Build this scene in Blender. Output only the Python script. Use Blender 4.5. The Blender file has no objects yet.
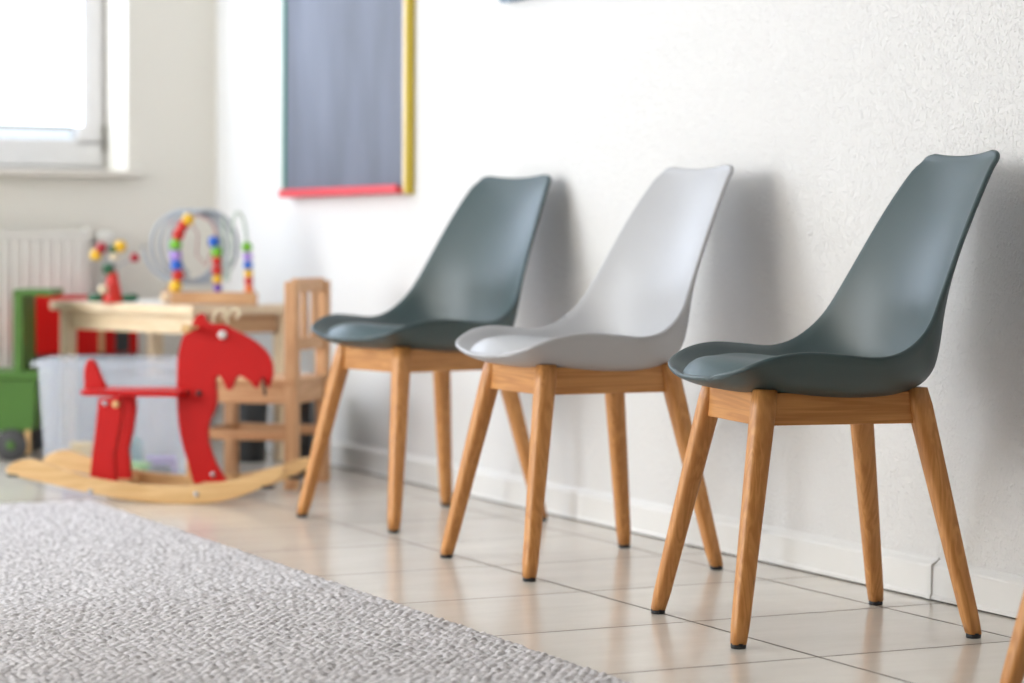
import bpy, bmesh, math, random
import numpy as np
from mathutils import Vector, Matrix
random.seed(7)
C = bpy.context.scene.collection
PI = math.pi

# ------------------------------------------------------------------ materials
def lin(c):
    return tuple(((v/255)/12.92 if v/255 <= .04045 else ((v/255+.055)/1.055)**2.4) for v in c) + (1,)

def new_mat(name):
    m = bpy.data.materials.new(name); m.use_nodes = True
    nt = m.node_tree; b = nt.nodes['Principled BSDF']
    return m, nt, b

def plain(name, rgb, rough=.5, spec=.5, noise=.06, nscale=12, bump=0, bscale=60, metal=0, coat=0):
    m, nt, b = new_mat(name)
    tc = nt.nodes.new('ShaderNodeTexCoord')
    n = nt.nodes.new('ShaderNodeTexNoise'); n.inputs['Scale'].default_value = nscale; n.inputs['Detail'].default_value = 4
    nt.links.new(tc.outputs['Object'], n.inputs['Vector'])
    mx = nt.nodes.new('ShaderNodeMix'); mx.data_type = 'RGBA'
    c = lin(rgb)
    mx.inputs['A'].default_value = tuple(max(0, v*(1-noise)) for v in c[:3]) + (1,)
    mx.inputs['B'].default_value = tuple(min(1, v*(1+noise)) for v in c[:3]) + (1,)
    nt.links.new(n.outputs['Fac'], mx.inputs['Factor'])
    nt.links.new(mx.outputs['Result'], b.inputs['Base Color'])
    b.inputs['Roughness'].default_value = rough
    b.inputs['Specular IOR Level'].default_value = spec
    b.inputs['Metallic'].default_value = metal
    b.inputs['Coat Weight'].default_value = coat
    if bump:
        n2 = nt.nodes.new('ShaderNodeTexNoise'); n2.inputs['Scale'].default_value = bscale
        nt.links.new(tc.outputs['Object'], n2.inputs['Vector'])
        bp = nt.nodes.new('ShaderNodeBump'); bp.inputs['Strength'].default_value = bump; bp.inputs['Distance'].default_value = .002
        nt.links.new(n2.outputs['Fac'], bp.inputs['Height']); nt.links.new(bp.outputs['Normal'], b.inputs['Normal'])
    return m

def wood(name, axis, light, dark, rough=.42, along=2.2, across=34, contrast=1.0):
    """grain running along one object axis"""
    m, nt, b = new_mat(name)
    tc = nt.nodes.new('ShaderNodeTexCoord')
    mp = nt.nodes.new('ShaderNodeMapping')
    s = [across]*3; s['xyz'.index(axis)] = along
    mp.inputs['Scale'].default_value = s
    oi = nt.nodes.new('ShaderNodeObjectInfo')
    mul = nt.nodes.new('ShaderNodeMath'); mul.operation = 'MULTIPLY'; mul.inputs[1].default_value = 37.0
    nt.links.new(oi.outputs['Random'], mul.inputs[0])
    nt.links.new(tc.outputs['Object'], mp.inputs['Vector'])
    add = nt.nodes.new('ShaderNodeVectorMath'); add.operation = 'ADD'
    nt.links.new(mp.outputs['Vector'], add.inputs[0]); nt.links.new(mul.outputs['Value'], add.inputs[1])
    n1 = nt.nodes.new('ShaderNodeTexNoise'); n1.inputs['Scale'].default_value = 1.0; n1.inputs['Detail'].default_value = 3; n1.inputs['Distortion'].default_value = .6
    nt.links.new(add.outputs['Vector'], n1.inputs['Vector'])
    # growth rings from the slow noise
    sn = nt.nodes.new('ShaderNodeMath'); sn.operation = 'MULTIPLY'; sn.inputs[1].default_value = 42
    nt.links.new(n1.outputs['Fac'], sn.inputs[0])
    si = nt.nodes.new('ShaderNodeMath'); si.operation = 'SINE'; nt.links.new(sn.outputs['Value'], si.inputs[0])
    # fine pores
    mp2 = nt.nodes.new('ShaderNodeMapping'); s2 = [across*13]*3; s2['xyz'.index(axis)] = along*9
    mp2.inputs['Scale'].default_value = s2
    nt.links.new(tc.outputs['Object'], mp2.inputs['Vector'])
    n2 = nt.nodes.new('ShaderNodeTexNoise'); n2.inputs['Scale'].default_value = 1.0; n2.inputs['Detail'].default_value = 2
    nt.links.new(mp2.outputs['Vector'], n2.inputs['Vector'])
    mr = nt.nodes.new('ShaderNodeMapRange'); mr.inputs['From Min'].default_value = -1; mr.inputs['From Max'].default_value = 1
    mr.inputs['To Max'].default_value = .62*contrast
    nt.links.new(si.outputs['Value'], mr.inputs['Value'])
    ad = nt.nodes.new('ShaderNodeMath'); ad.operation = 'MULTIPLY_ADD'; ad.inputs[1].default_value = .55*contrast
    nt.links.new(n2.outputs['Fac'], ad.inputs[0]); nt.links.new(mr.outputs['Result'], ad.inputs[2]); ad.use_clamp = True
    mx = nt.nodes.new('ShaderNodeMix'); mx.data_type = 'RGBA'
    mx.inputs['A'].default_value = lin(light); mx.inputs['B'].default_value = lin(dark)
    nt.links.new(ad.outputs['Value'], mx.inputs['Factor']); nt.links.new(mx.outputs['Result'], b.inputs['Base Color'])
    b.inputs['Roughness'].default_value = rough
    bp = nt.nodes.new('ShaderNodeBump'); bp.inputs['Strength'].default_value = .12; bp.inputs['Distance'].default_value = .0008
    nt.links.new(n2.outputs['Fac'], bp.inputs['Height']); nt.links.new(bp.outputs['Normal'], b.inputs['Normal'])
    return m

def plaster(name, rgb):
    """white woodchip plaster with small running lumps"""
    m, nt, b = new_mat(name)
    tc = nt.nodes.new('ShaderNodeTexCoord')
    mp = nt.nodes.new('ShaderNodeMapping'); mp.inputs['Scale'].default_value = (1, 1, .8)
    nt.links.new(tc.outputs['Object'], mp.inputs['Vector'])
    n1 = nt.nodes.new('ShaderNodeTexNoise'); n1.inputs['Scale'].default_value = 190; n1.inputs['Detail'].default_value = 2.0; n1.inputs['Distortion'].default_value = .25
    nt.links.new(mp.outputs['Vector'], n1.inputs['Vector'])
    cr = nt.nodes.new('ShaderNodeMapRange'); cr.interpolation_type = 'SMOOTHSTEP'
    cr.inputs['From Min'].default_value = .46; cr.inputs['From Max'].default_value = .70
    nt.links.new(n1.outputs['Fac'], cr.inputs['Value'])
    n3 = nt.nodes.new('ShaderNodeTexNoise'); n3.inputs['Scale'].default_value = 230; n3.inputs['Detail'].default_value = 2
    nt.links.new(mp.outputs['Vector'], n3.inputs['Vector'])
    ma = nt.nodes.new('ShaderNodeMath'); ma.operation = 'MULTIPLY_ADD'; ma.inputs[1].default_value = .22
    nt.links.new(n3.outputs['Fac'], ma.inputs[0]); nt.links.new(cr.outputs['Result'], ma.inputs[2])
    bp = nt.nodes.new('ShaderNodeBump'); bp.inputs['Strength'].default_value = .75; bp.inputs['Distance'].default_value = .0022
    nt.links.new(ma.outputs['Value'], bp.inputs['Height']); nt.links.new(bp.outputs['Normal'], b.inputs['Normal'])
    n2 = nt.nodes.new('ShaderNodeTexNoise'); n2.inputs['Scale'].default_value = 2.3; n2.inputs['Detail'].default_value = 5
    nt.links.new(tc.outputs['Object'], n2.inputs['Vector'])
    mx = nt.nodes.new('ShaderNodeMix'); mx.data_type = 'RGBA'; c = lin(rgb)
    mx.inputs['A'].default_value = tuple(v*.975 for v in c[:3])+(1,); mx.inputs['B'].default_value = c
    nt.links.new(n2.outputs['Fac'], mx.inputs['Factor']); nt.links.new(mx.outputs['Result'], b.inputs['Base Color'])
    b.inputs['Roughness'].default_value = .7; b.inputs['Specular IOR Level'].default_value = .3
    return m

TILE = .3945; TX0 = 2.5147; TY0 = 3.2400
def tiles(name):
    m, nt, b = new_mat(name)
    N = nt.nodes; L = nt.links
    tc = N.new('ShaderNodeTexCoord'); sp = N.new('ShaderNodeSeparateXYZ'); L.new(tc.outputs['Object'], sp.inputs[0])
    def math_(op, a, bv=None, clamp=False):
        n = N.new('ShaderNodeMath'); n.operation = op; n.use_clamp = clamp
        for k, v in enumerate((a, bv)):
            if v is None: continue
            if isinstance(v, (int, float)): n.inputs[k].default_value = v
            else: L.new(v, n.inputs[k])
        return n.outputs[0]
    def line(sock, off):
        t = math_('DIVIDE', math_('SUBTRACT', sock, off), TILE)
        fr = math_('FRACT', math_('ADD', t, 40.5))
        d = math_('ABSOLUTE', math_('SUBTRACT', fr, .5))          # 0 on the joint
        return math_('MULTIPLY', d, TILE), math_('FLOOR', math_('ADD', t, 40.0))
    dx, ix = line(sp.outputs['X'], TX0); dy, iy = line(sp.outputs['Y'], TY0)
    d = math_('MINIMUM', dx, dy)
    mr = N.new('ShaderNodeMapRange'); mr.interpolation_type = 'SMOOTHSTEP'
    mr.inputs['From Min'].default_value = .0019; mr.inputs['From Max'].default_value = .0036
    L.new(d, mr.inputs['Value'])
    cv = N.new('ShaderNodeCombineXYZ'); L.new(ix, cv.inputs[0]); L.new(iy, cv.inputs[1])
    wn = N.new('ShaderNodeTexWhiteNoise'); wn.noise_dimensions = '3D'; L.new(cv.outputs[0], wn.inputs['Vector'])
    n1 = N.new('ShaderNodeTexNoise'); n1.inputs['Scale'].default_value = 6; n1.inputs['Detail'].default_value = 7; n1.inputs['Roughness'].default_value = .62
    va = N.new('ShaderNodeVectorMath'); va.operation = 'ADD'; L.new(tc.outputs['Object'], va.inputs[0]); L.new(wn.outputs['Color'], va.inputs[1])
    mp = N.new('ShaderNodeMapping'); mp.inputs['Scale'].default_value = (.7, 2.2, 1); L.new(va.outputs[0], mp.inputs['Vector'])
    L.new(mp.outputs[0], n1.inputs['Vector'])
    mx = N.new('ShaderNodeMix'); mx.data_type = 'RGBA'
    mx.inputs['A'].default_value = lin((214, 206, 194)); mx.inputs['B'].default_value = lin((236, 230, 220))
    L.new(n1.outputs['Fac'], mx.inputs['Factor'])
    hv = N.new('ShaderNodeHueSaturation'); L.new(mx.outputs['Result'], hv.inputs['Color'])
    vv = N.new('ShaderNodeMapRange'); vv.inputs['To Min'].default_value = .95; vv.inputs['To Max'].default_value = 1.03
    L.new(wn.outputs['Value'], vv.inputs['Value']); L.new(vv.outputs['Result'], hv.inputs['Value'])
    gx = N.new('ShaderNodeMix'); gx.data_type = 'RGBA'; gx.inputs['A'].default_value = lin((92, 82, 74))
    L.new(mr.outputs['Result'], gx.inputs['Factor']); L.new(hv.outputs['Color'], gx.inputs['B'])
    L.new(gx.outputs['Result'], b.inputs['Base Color'])
    ro = N.new('ShaderNodeMapRange'); ro.inputs['To Min'].default_value = .8; ro.inputs['To Max'].default_value = .2
    L.new(mr.outputs['Result'], ro.inputs['Value']); L.new(ro.outputs['Result'], b.inputs['Roughness'])
    n2 = N.new('ShaderNodeTexNoise'); n2.inputs['Scale'].default_value = 14; n2.inputs['Detail'].default_value = 3; L.new(tc.outputs['Object'], n2.inputs['Vector'])
    h = math_('ADD', math_('MULTIPLY', n2.outputs['Fac'], .35), mr.outputs['Result'])
    bp = N.new('ShaderNodeBump'); bp.inputs['Strength'].default_value = .35; bp.inputs['Distance'].default_value = .0015
    L.new(h, bp.inputs['Height']); L.new(bp.outputs['Normal'], b.inputs['Normal'])
    b.inputs['Specular IOR Level'].default_value = .5
    return m

def rug_mat(name):
    m, nt, b = new_mat(name)
    N = nt.nodes; L = nt.links
    tc = N.new('ShaderNodeTexCoord')
    n1 = N.new('ShaderNodeTexNoise'); n1.inputs['Scale'].default_value = 95; n1.inputs['Detail'].default_value = 3
    mp = N.new('ShaderNodeMapping'); mp.inputs['Scale'].default_value = (.6, 1.2, 1); L.new(tc.outputs['Object'], mp.inputs['Vector']); L.new(mp.outputs[0], n1.inputs['Vector'])
    mx = N.new('ShaderNodeMix'); mx.data_type = 'RGBA'
    mx.inputs['A'].default_value = lin((160, 156, 156)); mx.inputs['B'].default_value = lin((224, 221, 223))
    mr = N.new('ShaderNodeMapRange'); mr.inputs['From Min'].default_value = .32; mr.inputs['From Max'].default_value = .58
    L.new(n1.outputs['Fac'], mr.inputs['Value']); L.new(mr.outputs['Result'], mx.inputs['Factor'])
    L.new(mx.outputs['Result'], b.inputs['Base Color'])
    b.inputs['Roughness'].default_value = .95; b.inputs['Specular IOR Level'].default_value = .15
    b.inputs['Sheen Weight'].default_value = .25
    n2 = N.new('ShaderNodeTexNoise'); n2.inputs['Scale'].default_value = 420; n2.inputs['Detail'].default_value = 2; L.new(tc.outputs['Object'], n2.inputs['Vector'])
    bp = N.new('ShaderNodeBump'); bp.inputs['Strength'].default_value = .5; bp.inputs['Distance'].default_value = .0015
    L.new(n2.outputs['Fac'], bp.inputs['Height']); L.new(bp.outputs['Normal'], b.inputs['Normal'])
    return m

def slate(name):
    """dark board with faint vertical chalk wipes"""
    m, nt, b = new_mat(name)
    N = nt.nodes; L = nt.links
    tc = N.new('ShaderNodeTexCoord'); mp = N.new('ShaderNodeMapping'); mp.inputs['Scale'].default_value = (1, 3.5, .9)
    L.new(tc.outputs['Object'], mp.inputs['Vector'])
    n = N.new('ShaderNodeTexNoise'); n.inputs['Scale'].default_value = 1.6; n.inputs['Detail'].default_value = 5; L.new(mp.outputs[0], n.inputs['Vector'])
    mx = N.new('ShaderNodeMix'); mx.data_type = 'RGBA'
    mx.inputs['A'].default_value = lin((86, 91, 104)); mx.inputs['B'].default_value = lin((112, 118, 134))
    mr = N.new('ShaderNodeMapRange'); mr.inputs['From Min'].default_value = .3; mr.inputs['From Max'].default_value = .7
    L.new(n.outputs['Fac'], mr.inputs['Value']); L.new(mr.outputs['Result'], mx.inputs['Factor']); L.new(mx.outputs['Result'], b.inputs['Base Color'])
    b.inputs['Roughness'].default_value = .6
    return m

def glowing(name, rgb, strength):
    """cloth of a roller blind with daylight coming through it"""
    m, nt, b = new_mat(name)
    b.inputs['Base Color'].default_value = (.8, .8, .8, 1); b.inputs['Roughness'].default_value = .8
    tc = nt.nodes.new('ShaderNodeTexCoord'); n = nt.nodes.new('ShaderNodeTexNoise'); n.inputs['Scale'].default_value = 3
    nt.links.new(tc.outputs['Object'], n.inputs['Vector'])
    mx = nt.nodes.new('ShaderNodeMix'); mx.data_type = 'RGBA'; c = lin(rgb)
    mx.inputs['A'].default_value = tuple(v*.96 for v in c[:3])+(1,); mx.inputs['B'].default_value = c
    nt.links.new(n.outputs['Fac'], mx.inputs['Factor']); nt.links.new(mx.outputs['Result'], b.inputs['Emission Color'])
    b.inputs['Emission Strength'].default_value = strength
    return m

def clear_plastic(name, rgb, alpha_mix=.5, rough=.25):
    """frosted see-through plastic: part straight-through, part milky"""
    m, nt, b = new_mat(name)
    N = nt.nodes; L = nt.links
    b.inputs['Base Color'].default_value = lin(rgb); b.inputs['Roughness'].default_value = rough
    tr = N.new('ShaderNodeBsdfTransparent'); tr.inputs['Color'].default_value = (.97, .98, 1, 1)
    tl = N.new('ShaderNodeBsdfTranslucent'); tl.inputs['Color'].default_value = lin(rgb)
    a1 = N.new('ShaderNodeMixShader'); a1.inputs[0].default_value = .65; L.new(b.outputs[0], a1.inputs[1]); L.new(tl.outputs[0], a1.inputs[2])
    tc = N.new('ShaderNodeTexCoord'); n = N.new('ShaderNodeTexNoise'); n.inputs['Scale'].default_value = 4; L.new(tc.outputs['Object'], n.inputs['Vector'])
    mr = N.new('ShaderNodeMapRange'); mr.inputs['To Min'].default_value = alpha_mix-.05; mr.inputs['To Max'].default_value = alpha_mix+.05
    L.new(n.outputs['Fac'], mr.inputs['Value'])
    a2 = N.new('ShaderNodeMixShader'); L.new(mr.outputs['Result'], a2.inputs[0]); L.new(tr.outputs[0], a2.inputs[1]); L.new(a1.outputs[0], a2.inputs[2])
    L.new(a2.outputs[0], N['Material Output'].inputs['Surface'])
    return m

def pane_glass(name):
    m, nt, b = new_mat(name)
    N = nt.nodes; L = nt.links
    tr = N.new('ShaderNodeBsdfTransparent'); gl = N.new('ShaderNodeBsdfGlossy'); gl.inputs['Roughness'].default_value = .02
    fr = N.new('ShaderNodeFresnel'); mx = N.new('ShaderNodeMixShader')
    L.new(fr.outputs[0], mx.inputs[0]); L.new(tr.outputs[0], mx.inputs[1]); L.new(gl.outputs[0], mx.inputs[2])
    L.new(mx.outputs[0], N['Material Output'].inputs['Surface'])
    return m

M = dict(
    plaster=plaster('white_plaster', (232, 232, 231)),
    paint=plain('white_wall_paint', (226, 222, 212), .75, .3, .015, 3),
    dimbounce=plain('dim_bounce_wall_brown', (150, 112, 78), .75, .3, .02, 3),  # brown picked so the unseen front wall bounces less, warmer light
    ceiling=plain('ceiling_paint', (240, 240, 238), .8, .3, .01),
    tile=tiles('beige_floor_tiles'),
    skirting=plain('white_skirting_plastic', (232, 232, 230), .32, .5, .02, 20),
    gap=plain('dark_joint', (70, 66, 60), .8),
    rug=rug_mat('grey_wool_rug'),
    teal=plain('dark_teal_plastic', (45, 68, 71), .42, .7, .03, 30, .05, 900),
    tealpad=plain('dark_teal_leatherette', (54, 78, 83), .46, .65, .04, 60, .10, 700),
    grey=plain('light_grey_plastic', (176, 177, 180), .42, .8, .02, 30, .05, 900),
    greypad=plain('light_grey_leatherette', (182, 184, 188), .46, .5, .03, 60, .10, 700),
    oakx=wood('oak_grain_depth', 'x', (216, 156, 92), (176, 112, 52), contrast=.75),
    oaky=wood('oak_grain_side', 'y', (216, 156, 92), (176, 112, 52), contrast=.75),
    oakz=wood('oak_grain_upright', 'z', (216, 156, 92), (176, 112, 52), contrast=.75),
    rubber=plain('black_rubber', (34, 35, 38), .6),
    pinex=wood('pine_grain_x', 'x', (247, 229, 200), (228, 196, 154), .5, 2, 22, .8),
    piney=wood('pine_grain_y', 'y', (247, 229, 200), (228, 196, 154), .5, 2, 22, .8),
    pinez=wood('pine_grain_z', 'z', (247, 229, 200), (228, 196, 154), .5, 2, 22, .8),
    beechx=wood('beech_grain_x', 'x', (220, 176, 132), (186, 134, 88), .5, 2, 22, .8),
    beechy=wood('beech_grain_y', 'y', (220, 176, 132), (186, 134, 88), .5, 2, 22, .8),
    beechz=wood('beech_grain_z', 'z', (220, 176, 132), (186, 134, 88), .5, 2, 22, .8),
    birch=wood('birch_plywood', 'x', (232, 196, 142), (206, 162, 104), .5, 2, 20, .8),
    white=plain('white_laminate', (238, 238, 236), .35),
    red=plain('red_lacquer', (194, 10, 9), .5, .3, .04),
    redbox=plain('red_painted_board', (204, 14, 10), .5, .3, .04),
    green=plain('green_painted_board', (74, 116, 46), .5, .4, .05),
    black=plain('black_plastic', (38, 40, 42), .5),
    charcoal=plain('charcoal_board', (66, 66, 68), .6),
    slate=slate('chalk_slate'),
    fgreen=plain('green_frame_paint', (60, 140, 118), .45),
    fred=plain('red_frame_paint', (214, 60, 72), .45),
    fyellow=plain('yellow_frame_paint', (214, 188, 62), .45),
    framewhite=plain('white_window_frame', (216, 214, 212), .5),
    sill=plain('pale_stone_sill', (218, 212, 202), .45, .5, .06, 25),
    bead=plain('grey_blind_bar', (150, 146, 130), .5),
    radiator=plain('white_radiator_enamel', (218, 216, 209), .5),
    steel=plain('steel', (180, 182, 186), .3, .5, .02, metal=1),
    wire=plain('pale_coated_wire', (168, 176, 184), .35),
    wiregreen=plain('pale_green_wire', (188, 204, 190), .35),
    wirered=plain('pale_red_wire', (205, 165, 160), .35),
    picframe=plain('blue_grey_frame', (120, 142, 160), .5),
    blind=glowing('backlit_blind_cloth', (218, 232, 255), 4.6),
    blindside=glowing('backlit_blind_cloth_side', (244, 249, 255), 9.0),
    fillblind=glowing('added_fill_glow_cloth', (255, 249, 240), 5.6),  # added glow, softens the chair shadows from the left
    glass=pane_glass('window_glass'),
    bin=clear_plastic('frosted_bin_plastic', (246, 249, 253), .24),
    cream=plain('cream_ball', (238, 222, 188), .4),
)
BALL = dict(red=(206, 40, 26), yellow=(238, 190, 40), green=(120, 190, 50), blue=(38, 104, 206), lilac=(178, 146, 220), violet=(122, 84, 180),
            darkgreen=(30, 96, 62), crimson=(170, 26, 44), orange=(232, 116, 30), white=(236, 236, 236), teal=(60, 150, 150))
for k, v in BALL.items(): M['ball_'+k] = plain('toy_'+k, v, .35)

# ------------------------------------------------------------------ helpers
def link(name, bm, mat, parent=None, smooth=False):
    me = bpy.data.meshes.new(name)
    bmesh.ops.recalc_face_normals(bm, faces=bm.faces)
    bm.to_mesh(me); bm.free()
    if smooth:
        for p in me.polygons: p.use_smooth = True
    me.materials.append(M[mat] if isinstance(mat, str) else mat)
    o = bpy.data.objects.new(name, me); C.objects.link(o)
    if parent: o.parent = parent
    return o

def tag(o, label, cat, group=None):
    o['label'] = label; o['category'] = cat
    if group: o['group'] = group
    return o

def thing(name, label, cat, loc=(0, 0, 0), rz=0, group=None):
    o = bpy.data.objects.new(name, None); o.empty_display_size = .05; C.objects.link(o)
    o.location = loc; o.rotation_euler = (0, 0, rz)
    return tag(o, label, cat, group)

def struct(name, bm, mat, parent=None, smooth=False):
    o = link(name, bm, mat, parent, smooth)
    if not parent: o['kind'] = 'structure'
    return o

def add_box(bm, c, s, bev=0, rot=None, seg=2):
    r = bmesh.ops.create_cube(bm, size=1)
    vs = r['verts']
    bmesh.ops.scale(bm, verts=vs, vec=s)
    if bev:
        es = list({e for v in vs for e in v.link_edges})
        g = bmesh.ops.bevel(bm, geom=es, offset=bev, segments=seg, profile=.5, affect='EDGES')
        vs = list({v for f in g['faces'] for v in f.verts} | {v for v in vs if v.is_valid})
    if rot is not None: bmesh.ops.rotate(bm, verts=vs, cent=(0, 0, 0), matrix=rot)
    bmesh.ops.translate(bm, verts=vs, vec=c)
    return vs

def box(c, s, bev=0, rot=None):
    bm = bmesh.new(); add_box(bm, c, s, bev, rot); return bm

def span(a, b, bev=0):
    """box between two corners"""
    return box([(p+q)/2 for p, q in zip(a, b)], [abs(q-p) for p, q in zip(a, b)], bev)

def add_span(bm, a, b, bev=0):
    add_box(bm, [(p+q)/2 for p, q in zip(a, b)], [abs(q-p) for p, q in zip(a, b)], bev)

def frame_at(t):
    t = t.normalized(); up = Vector((0, 0, 1)) if abs(t.z) < .95 else Vector((1, 0, 0))
    x = t.cross(up).normalized(); return x, x.cross(t).normalized()

def add_tube(bm, pts, rad, n=10, cap=True):
    pts = [Vector(p) for p in pts]; rings = []
    x = None
    for i, p in enumerate(pts):
        t = (pts[min(i+1, len(pts)-1)]-pts[max(i-1, 0)])
        if x is None: x, y = frame_at(t)
        else:
            t.normalize(); x = (x-t*x.dot(t)).normalized(); y = t.cross(x)
        r = rad[i] if isinstance(rad, (list, tuple)) else rad
        rings.append([bm.verts.new(p+(x*math.cos(a)+y*math.sin(a))*r) for a in (2*PI*k/n for k in range(n))])
    for a, b in zip(rings, rings[1:]):
        for k in range(n): bm.faces.new((a[k], a[(k+1) % n], b[(k+1) % n], b[k]))
    if cap: bm.faces.new(rings[0][::-1]); bm.faces.new(rings[-1])

def tube(pts, rad, n=10):
    bm = bmesh.new(); add_tube(bm, pts, rad, n); return bm

def add_lathe(bm, prof, c=(0, 0, 0), n=24, axis='z'):
    rings = []
    for r, h in prof:
        ring = []
        for k in range(n):
            a = 2*PI*k/n
            v = (r*math.cos(a), r*math.sin(a), h) if axis == 'z' else ((h, r*math.cos(a), r*math.sin(a)) if axis == 'x' else (r*math.cos(a), h, r*math.sin(a)))
            ring.append(bm.verts.new((v[0]+c[0], v[1]+c[1], v[2]+c[2])))
        rings.append(ring)
    for a, b in zip(rings, rings[1:]):
        for k in range(n): bm.faces.new((a[k], a[(k+1) % n], b[(k+1) % n], b[k]))
    if prof[0][0] > 1e-6: bm.faces.new(rings[0][::-1])
    if prof[-1][0] > 1e-6: bm.faces.new(rings[-1])
    bmesh.ops.remove_doubles(bm, verts=bm.verts, dist=1e-6)

def lathe(prof, c=(0, 0, 0), n=24, axis='z'):
    bm = bmesh.new(); add_lathe(bm, prof, c, n, axis); return bm

def ball(c, r):
    bm = bmesh.new(); bmesh.ops.create_uvsphere(bm, u_segments=20, v_segments=12, radius=r)
    bmesh.ops.translate(bm, verts=bm.verts, vec=c); return bm

def smooth_loop(pts, sub=4):
    """closed Catmull-Rom through 2-D points"""
    out = []; n = len(pts)
    for i in range(n):
        p0, p1, p2, p3 = (np.array(pts[(i+k) % n], float) for k in (-1, 0, 1, 2))
        for j in range(sub):
            t = j/sub
            out.append(tuple(.5*((2*p1)+(-p0+p2)*t+(2*p0-5*p1+4*p2-p3)*t*t+(-p0+3*p1-3*p2+p3)*t**3)))
    return out

def board(outline, y0, y1, bev=.003):
    """flat board of an (x, z) outline, thick along y, softened edges"""
    bm = bmesh.new()
    vs = [bm.verts.new((x, y0, z)) for x, z in outline]
    f = bm.faces.new(vs)
    r = bmesh.ops.extrude_face_region(bm, geom=[f])
    nv = [g for g in r['geom'] if isinstance(g, bmesh.types.BMVert)]
    bmesh.ops.translate(bm, verts=nv, vec=(0, y1-y0, 0))
    if bev:
        es = [e for e in bm.edges if len(e.link_faces) == 2 and any(len(ff.verts) > 4 for ff in e.link_faces)]
        bmesh.ops.bevel(bm, geom=es, offset=bev, segments=2, profile=.5, affect='EDGES', clamp_overlap=True)
    return bm

def copy_thing(root, loc, rz, label, group=None):
    def cp(o, parent):
        c = o.copy(); C.objects.link(c); c.parent = parent
        for ch in o.children: cp(ch, c)
        return c
    r = cp(root, None); r.location = loc; r.rotation_euler = (0, 0, rz); r['label'] = label
    if group: r['group'] = group
    return r

# ------------------------------------------------------------------ the room
XR, YB, XL, YF, ZC = 2.660, 7.63, -2.6, -1.6, 2.6
WIN = [(.98, 2.36), (-.75, .63)]           # openings in the back wall (x range)
WZ0, WZ1, WD = .865, 2.15, .22
struct('floor', span((XL-.2, YF-.2, -.08), (XR+.2, YB+.35, 0)), 'tile')
struct('ceiling', span((XL-.2, YF-.2, ZC), (XR+.2, YB+.35, ZC+.1)), 'ceiling')
struct('wall_right', span((XR, YF-.2, 0), (XR+.2, YB+.35, ZC)), 'plaster')
bm = bmesh.new()
xs = [XL-.2, WIN[1][0], WIN[1][1], WIN[0][0], WIN[0][1], XR]
for i in range(5):
    if i in (1, 3):
        add_span(bm, (xs[i], YB, 0), (xs[i+1], YB+.35, WZ0)); add_span(bm, (xs[i], YB, WZ1), (xs[i+1], YB+.35, ZC))
    else: add_span(bm, (xs[i], YB, 0), (xs[i+1], YB+.35, ZC))
struct('wall_back', bm, 'paint')
LWIN = [(5.2, 7.4), (2.8, 4.8)]; LZ0, LZ1 = .55, 2.3     # openings in the left wall
bm = bmesh.new(); ys = [YF-.2, LWIN[1][0], LWIN[1][1], LWIN[0][0], LWIN[0][1], YB+.35]
for i in range(5):
    if i in (1, 3): add_span(bm, (XL-.25, ys[i], 0), (XL, ys[i+1], LZ0)); add_span(bm, (XL-.25, ys[i], LZ1), (XL, ys[i+1], ZC))
    else: add_span(bm, (XL-.25, ys[i], 0), (XL, ys[i+1], ZC))
struct('wall_left', bm, 'paint')
struct('wall_front', span((XL-.2, YF-.2, 0), (XR+.2, YF, ZC)), 'dimbounce')

def window(name, x0, x1):
    """white plastic casement set deep in the back wall"""
    root = bpy.data.objects.new(name, None); C.objects.link(root); root['kind'] = 'structure'
    root.location = (0, 0, 0)
    y0, y1 = YB+WD, YB+WD+.07
    bm = bmesh.new(); e = .022
    add_span(bm, (x0, y0+.02, WZ0), (x1, y1+.02, WZ0+e), .003); add_span(bm, (x0, y0+.02, WZ1-e), (x1, y1+.02, WZ1), .003)
    add_span(bm, (x0, y0+.02, WZ0+e), (x0+e, y1+.02, WZ1-e), .003); add_span(bm, (x1-e, y0+.02, WZ0+e), (x1, y1+.02, WZ1-e), .003)
    link('outer_frame', bm, 'framewhite', root)
    a0, a1, b0, b1 = x0+.014, x1-.014, WZ0+.016, WZ1-.014; w = .088
    bm = bmesh.new()
    add_span(bm, (a0, y0, b0), (a1, y1, b0+.089), .006); add_span(bm, (a0, y0, b1-w), (a1, y1, b1), .006)
    add_span(bm, (a0, y0, b0+.07), (a0+w, y1, b1-w+.006), .006); add_span(bm, (a1-w, y0, b0+.07), (a1, y1, b1-w+.006), .006)
    link('sash', bm, 'framewhite', root)
    link('pane', span((a0+w-.01, y0+.03, b0+.065), (a1-w+.01, y0+.036, b1-w+.01)), 'glass', root)
    link('hinge', tube([(x1-.012, y0-.008, WZ0+.07), (x1-.012, y0-.008, WZ0+.15)], .007, 12), 'bead', root, True)
    return root, a0, a1, b0, b1, y0
for k, (x0, x1) in enumerate(WIN):
    w_, a0, a1, b0, b1, y0 = window('window_%d' % (k+1), x0, x1)
    o = struct('trim_%d' % (k+1), span((x0-.03, YB-.045, WZ0-.022), (x1+.03, YB+WD+.02, WZ0), .004), 'sill')
    if k == 0:
        t = thing('roller_blind', 'white roller blind glowing with daylight in the window above the radiator', 'blind', ((a0+a1)/2, y0-.006, 1.002))
    else:
        t = thing('roller_blind', 'white roller blind in the far window out of frame', 'blind', ((a0+a1)/2, y0-.006, 1.002))
    hw = (a1-a0)/2-.071
    link('cloth', span((-hw, -.0015, .012), (hw, .0015, 2.1-1.002)), 'blind', t)
    link('bottom_bar', span((-hw, -.006, 0), (hw-.03, .005, .014), .003), 'bead', t)
    link('roller', tube([(-hw, -.005, 2.105-1.002), (hw, -.005, 2.105-1.002)], .02, 16), 'framewhite', t, True)
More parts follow.
